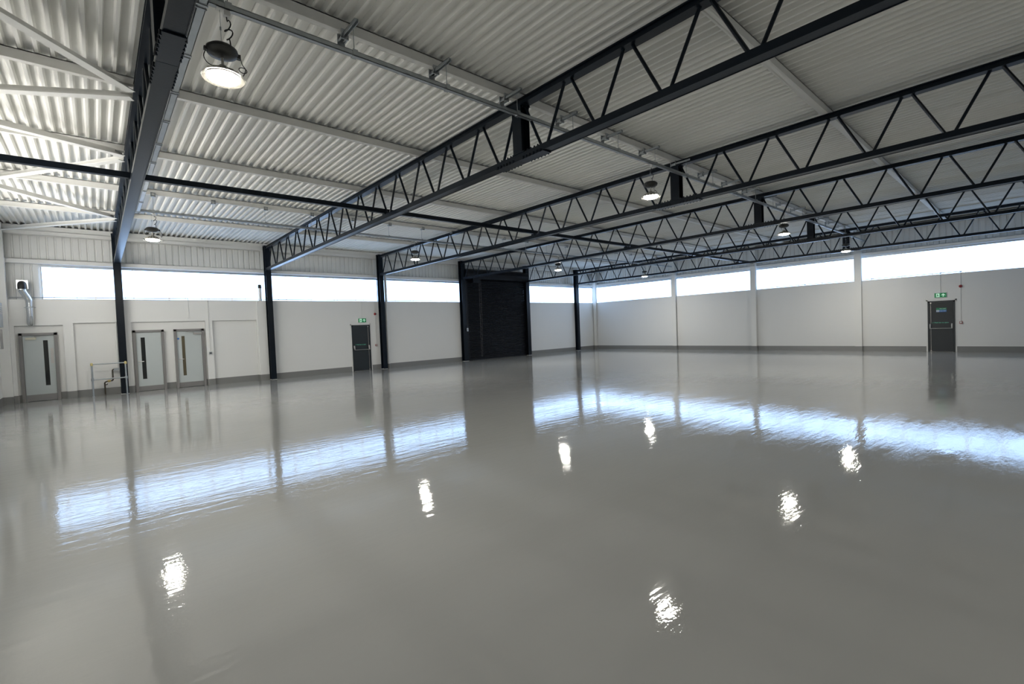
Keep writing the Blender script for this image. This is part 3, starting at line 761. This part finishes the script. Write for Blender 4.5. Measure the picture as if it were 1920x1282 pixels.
# ================================================================== ROLLER SHUTTER
rs = empty('roller_shutter', (17.0, D-0.05, 0), 'black slatted roller shutter door closed to the floor', 'shutter')
SX0, SX1, SP = 14.93, 19.18, 0.092
prof = [(0.0,0.0),(0.004,0.012),(-0.016,0.030),(-0.020,0.046),(-0.016,0.062),(0.004,0.080),(0.0,0.090),(0.012,0.090),(0.016,0.080),(0.012,0.0)]
sl = MB().prism([(D-0.06+a, 0.06+b) for a, b in prof], SX0, SX1, 'X').build('slat', 'shutter', rs)
for k in range(1, 48):
    c = sl.copy(); COL.objects.link(c); c.location = (0, 0, k*SP)
MB().box(SX0, SX1, D-0.085, D-0.035, 0.0, 0.06).build('bottom_rail', 'shutter', rs)
for a, b in ((14.72,14.95),(19.16,19.37)):
    MB().box(a, b, D-0.12, D-0.08, 0, 4.75).box(a, b, D-0.03, D, 0, 4.75).box(a if a < 17 else b-0.02, a+0.02 if a < 17 else b, D-0.12, D, 0, 4.75).build('guide_rail', 'shutter', rs)
hood = MB().prism([(D-0.10,4.30),(D+0.26,4.30),(D+0.26,4.92),(D-0.05,4.92),(D-0.36,4.80),(D-0.42,4.62),(D-0.36,4.36)], 14.76, 19.26, 'X').build('barrel_hood', 'shutter', rs)
MB().box(15.15, 15.60, D-0.40, D-0.12, 4.15, 4.42).build('gear_motor', 'shutter', rs)
ch = MB().box(15.66, 15.70, D-0.34, D-0.26, 4.36, 4.47).build('pull_chain', 'galv', rs); ch['label'] = 'long looped steel pull chain'
for i, x in enumerate((15.63, 15.73)):
    MB().tube([(x-0.01, D-0.30, 4.42), (x+0.015*i, D-0.26, 2.4), (x+0.02-0.03*i, D-0.22, 0.22)], 0.007, 6).build('chain_strand', 'chain', ch)
MB().tube([(15.65,D-0.22,0.22),(15.67,D-0.22,0.16),(15.70,D-0.22,0.16),(15.72,D-0.22,0.22)],0.007,6).build('chain_end','chain',ch)
MB().box(15.58, 15.78, D-0.34, D-0.28, 4.40, 4.47).build('chain_wheel_guard', 'red', ch)
cb = empty('shutter_control', (14.70, D-0.28, 1.66), 'small grey push button box on the shutter column', 'control')
MB().box(14.655, 14.745, D-0.34, D-0.275, 1.57, 1.75).build('case', 'galv', cb)
for z, mt in ((1.71,'signwhite'),(1.66,'red'),(1.61,'signwhite')): MB().tube([(14.70,D-0.352,z),(14.70,D-0.34,z)],0.014,10).build('button', mt, cb)
MB().tube([(14.70,D-0.29,1.75),(14.70,D-0.29,4.2)],0.009,6).build('conduit','black',cb)

# ================================================================== SERVICES ON THE DOOR WALL
# ventilation duct
vd = empty('ventilation_duct', (-1.5, D-0.15, 2.36), 'bright metal ventilation duct with black flexible elbow beside the corner window', 'duct')
MB().box(-1.72, -1.47, D-0.10, D+0.27, 3.44, 3.70).build('fan_box', 'galv2', vd)
el = [(-1.60, D-0.10, 3.585)] + [(-1.60, D-0.10-0.16*math.sin(t*math.pi/16), 3.585-0.16*(1-math.cos(t*math.pi/16))+0.0) for t in range(1,9)]
rr = [0.088 + (0.006 if i % 2 else 0) for i in range(len(el))]
MB().tube(el, rr, 16).tube([el[-1], (-1.60, D-0.262, 3.40)], 0.088, 16).build('flexible_elbow', 'black', vd, True)
MB().tube([(-1.60,D-0.26,3.41),(-1.60,D-0.26,3.385)], 0.095, 18).build('clamp_band', 'galv2', vd)
dp = [(-1.60,D-0.26,3.39),(-1.585,D-0.25,3.35),(-1.50,D-0.17,3.16),(-1.475,D-0.14,3.08),(-1.47,D-0.13,3.00),(-1.47,D-0.13,2.62),(-1.475,D-0.12,2.52),(-1.48,D-0.08,2.43),(-1.485,D-0.01,2.38)]
MB().tube(dp, 0.082, 18).build('duct_pipe', 'galv2', vd, True)
MB().tube([(-1.47,D-0.13,2.895),(-1.47,D-0.13,2.865)], 0.087, 18).box(-1.60,-1.34,D-0.02,D,2.87,2.89).build('support_clip', 'galv', vd)
# guard rail with gas pipe
gr = empty('pipe_guard_rail', (0.25, D-0.35, 0), 'galvanised tube guard rail with yellowish corner fittings around a gas pipe', 'guard rail')
gy = D-0.36; g0, g1 = -0.16, 0.675
for x in (g0, g1):
    MB().tube([(x,gy,0),(x,gy,1.04)], 0.024, 12).build('post', 'galv', gr, True)
    for z in (0.55, 1.04): MB().tube([(x,gy,z),(x,D+RD if x < 0.5 else D-0.26,z)], 0.021, 10).build('return_rail', 'galv', gr, True)
    MB().lathe([(0.034,0),(0.034,0.012),(0.028,0.02)], x, gy, 12).build('floor_flange', 'galv', gr)
    MB().lathe([(0.032,0.995),(0.036,1.02),(0.036,1.06),(0.026,1.08),(0.010,1.088)], x, gy, 14).build('corner_fitting', 'yellow', gr, True)
    MB().lathe([(0.033,0.505),(0.036,0.52),(0.036,0.58),(0.033,0.595)], x, gy, 14).build('tee_fitting', 'galv', gr, True)
for z in (0.55, 1.04): MB().tube([(g0,gy,z),(g1,gy,z)], 0.021, 10).build('cross_rail', 'galv', gr, True)
gp = empty('gas_pipe', (0.13, D-0.06, 0), 'dark gas pipe with brass valve rising inside the guard rail', 'pipe')
py = D-0.05
MB().tube([(0.13,py,0),(0.13,py,0.40),(0.15,py,0.43),(0.20,py,0.45),(0.33,py,0.46),(0.345,py,0.49),(0.345,py,0.80),(0.36,py,0.825),(0.40,py,0.83)], 0.021, 10).build('pipe_run', 'pipe', gp, True)
MB().tube([(0.205,py,0.45),(0.225,py,0.452),(0.25,py,0.454),(0.285,py,0.457)], [0.027,0.036,0.036,0.027], 12).box(0.22,0.27,py-0.07,py-0.05,0.46,0.475).build('valve', 'brass', gp, True)
MB().tube([(0.13,py,0.33),(0.19,py-0.02,0.345)], 0.014, 8).tube([(0.185,py-0.02,0.33),(0.20,py-0.02,0.375)],0.010,8).build('test_cock', 'pipe', gp)
MB().box(0.38,0.52,py-0.035,py+0.04,0.785,0.865).build('bonding_box', 'galv', gp)
MB().tube([(0.50,py-0.01,0.865),(0.50,py-0.01,2.38)], 0.022, 8).build('riser_conduit', 'pvc', gp)
# vent pipe
vp = empty('vent_pipe', (4.95, D+0.02, SILL), 'white vent pipe with black cowl standing in front of the window strip', 'pipe')
MB().tube([(4.93,D+0.06,SILL),(4.93,D+0.06,3.66)], 0.056, 16).build('pipe', 'pvc', vp, True)
MB().lathe([(0.060,3.63),(0.063,3.65),(0.063,3.72),(0.058,3.74),(0.058,3.77)], 4.93, D+0.06, 16).build('cowl', 'black', vp, True)
# rainwater pipe beside column three
rp = empty('rainwater_pipe', (10.26, D-0.10, 0), 'white rainwater downpipe beside the dark column near the fire exit', 'pipe')
MB().tube([(10.24,D-0.09,0.20),(10.24,D-0.09,4.45)], 0.058, 14).build('pipe', 'pvc', rp, True)
MB().tube([(10.24,D-0.09,0.0),(10.24,D-0.09,0.22)], 0.075, 14).build('painted_boot', 'skirt', rp, True)
for z in (1.2, 2.8): MB().tube([(10.24,D-0.09,z),(10.24,D-0.09,z+0.05)],0.064,14).box(10.17,10.31,D-0.04,D-0.003,z,z+0.05).build('pipe_clip', 'pvc', rp)
# sill conduits and their drops
def clips(mb, pts, r=0.018):
    for p in pts: mb.tube([(p[0]-0.012,p[1],p[2]),(p[0]+0.012,p[1],p[2])], r, 8)
    return mb
sc = empty('sill_conduit', (5, D+0.03, 3.2), 'thin galvanised conduit along the sill of the door wall', 'conduit')
MB().tube([(W3X+0.25,D+0.05,3.195),(14.4,D+0.05,3.195)], 0.011, 8).build('tube', 'galv', sc)
clips(MB(), [(x_,D+0.05,3.195) for x_ in [-1.6+1.2*i for i in range(14)]]).build('saddle_clips', 'galv', sc)
MB().tube([(x_,D+0.05,3.142) for x_ in (13.0,)]+[(13.0,D+0.05,3.195)],0.008,6).build('support_foot','galv',sc)
sc2 = empty('sill_conduit', (E_+0.03, 6, 3.2), 'thin galvanised conduit along the sill of the gable wall', 'conduit')
MB().tube([(E_+0.04,2.10,3.19),(E_+0.04,9.3,3.19)], 0.011, 8).build('tube', 'galv', sc2)
for y_ in (2.74, 2.15, 5.0, 7.6): MB().tube([(E_+0.04,y_-0.03,3.19),(E_+0.04,y_+0.03,3.19)],0.02,8).tube([(E_+0.04,y_,3.14),(E_+0.04,y_,3.19)],0.008,6).build('tee_box', 'galv', sc2)
def drop(x, z, label, box):
    root = empty('conduit_drop', (x, D-0.012, z), label, 'conduit', 'white conduit drops')
    pts = [(x-0.07,D+0.05,3.195),(x-0.06,D+0.02,3.235),(x-0.02,D-0.005,3.225),(x,D-0.012,3.17),(x,D-0.012,z)]
    MB().tube(pts, 0.010, 8).build('tube', 'pvc', root, True)
    if box:
        MB().box(x-0.045,x+0.045,D-0.045,D,z-0.10,z-0.01).build('socket_box', 'galv', root)
        MB().tube([(x,D-0.06,z-0.055),(x,D-0.045,z-0.055)],0.025,12).build('socket_face', 'hub', root)
    else: MB().box(x-0.03,x+0.03,D-0.03,D,z-0.05,z+0.01).build('end_box', 'pvc', root)
drop(2.54, 2.52, 'short white conduit drop ending above the grey door with blue disc', False)
drop(3.14, 1.24, 'long white conduit drop with round grey socket beside the grey door with blue disc', True)
# electrical cabinet on the end wall
ec = empty('electrical_cabinet', (W3X, 18.8, 1.65), 'grey electrical cabinet with cable box on the end wall at the picture edge', 'cabinet')
MB().box(W3X+0.01, W3X+0.235, 18.5, 19.1, 2.25, 2.92).build('body', 'galv', ec)
for z in (2.62, 2.68, 2.74, 2.80): MB().box(W3X+0.235, W3X+0.242, 18.56, 19.04, z, z+0.025).build('louvre', 'steel', ec)
MB().box(W3X+0.01, W3X+0.215, 18.55, 19.05, 1.65, 2.20).build('lower_box', 'steel', ec)
MB().tube([(W3X+0.03,18.8,2.20),(W3X+0.03,18.8,2.25)],0.02,8).build('cable', 'black', ec)
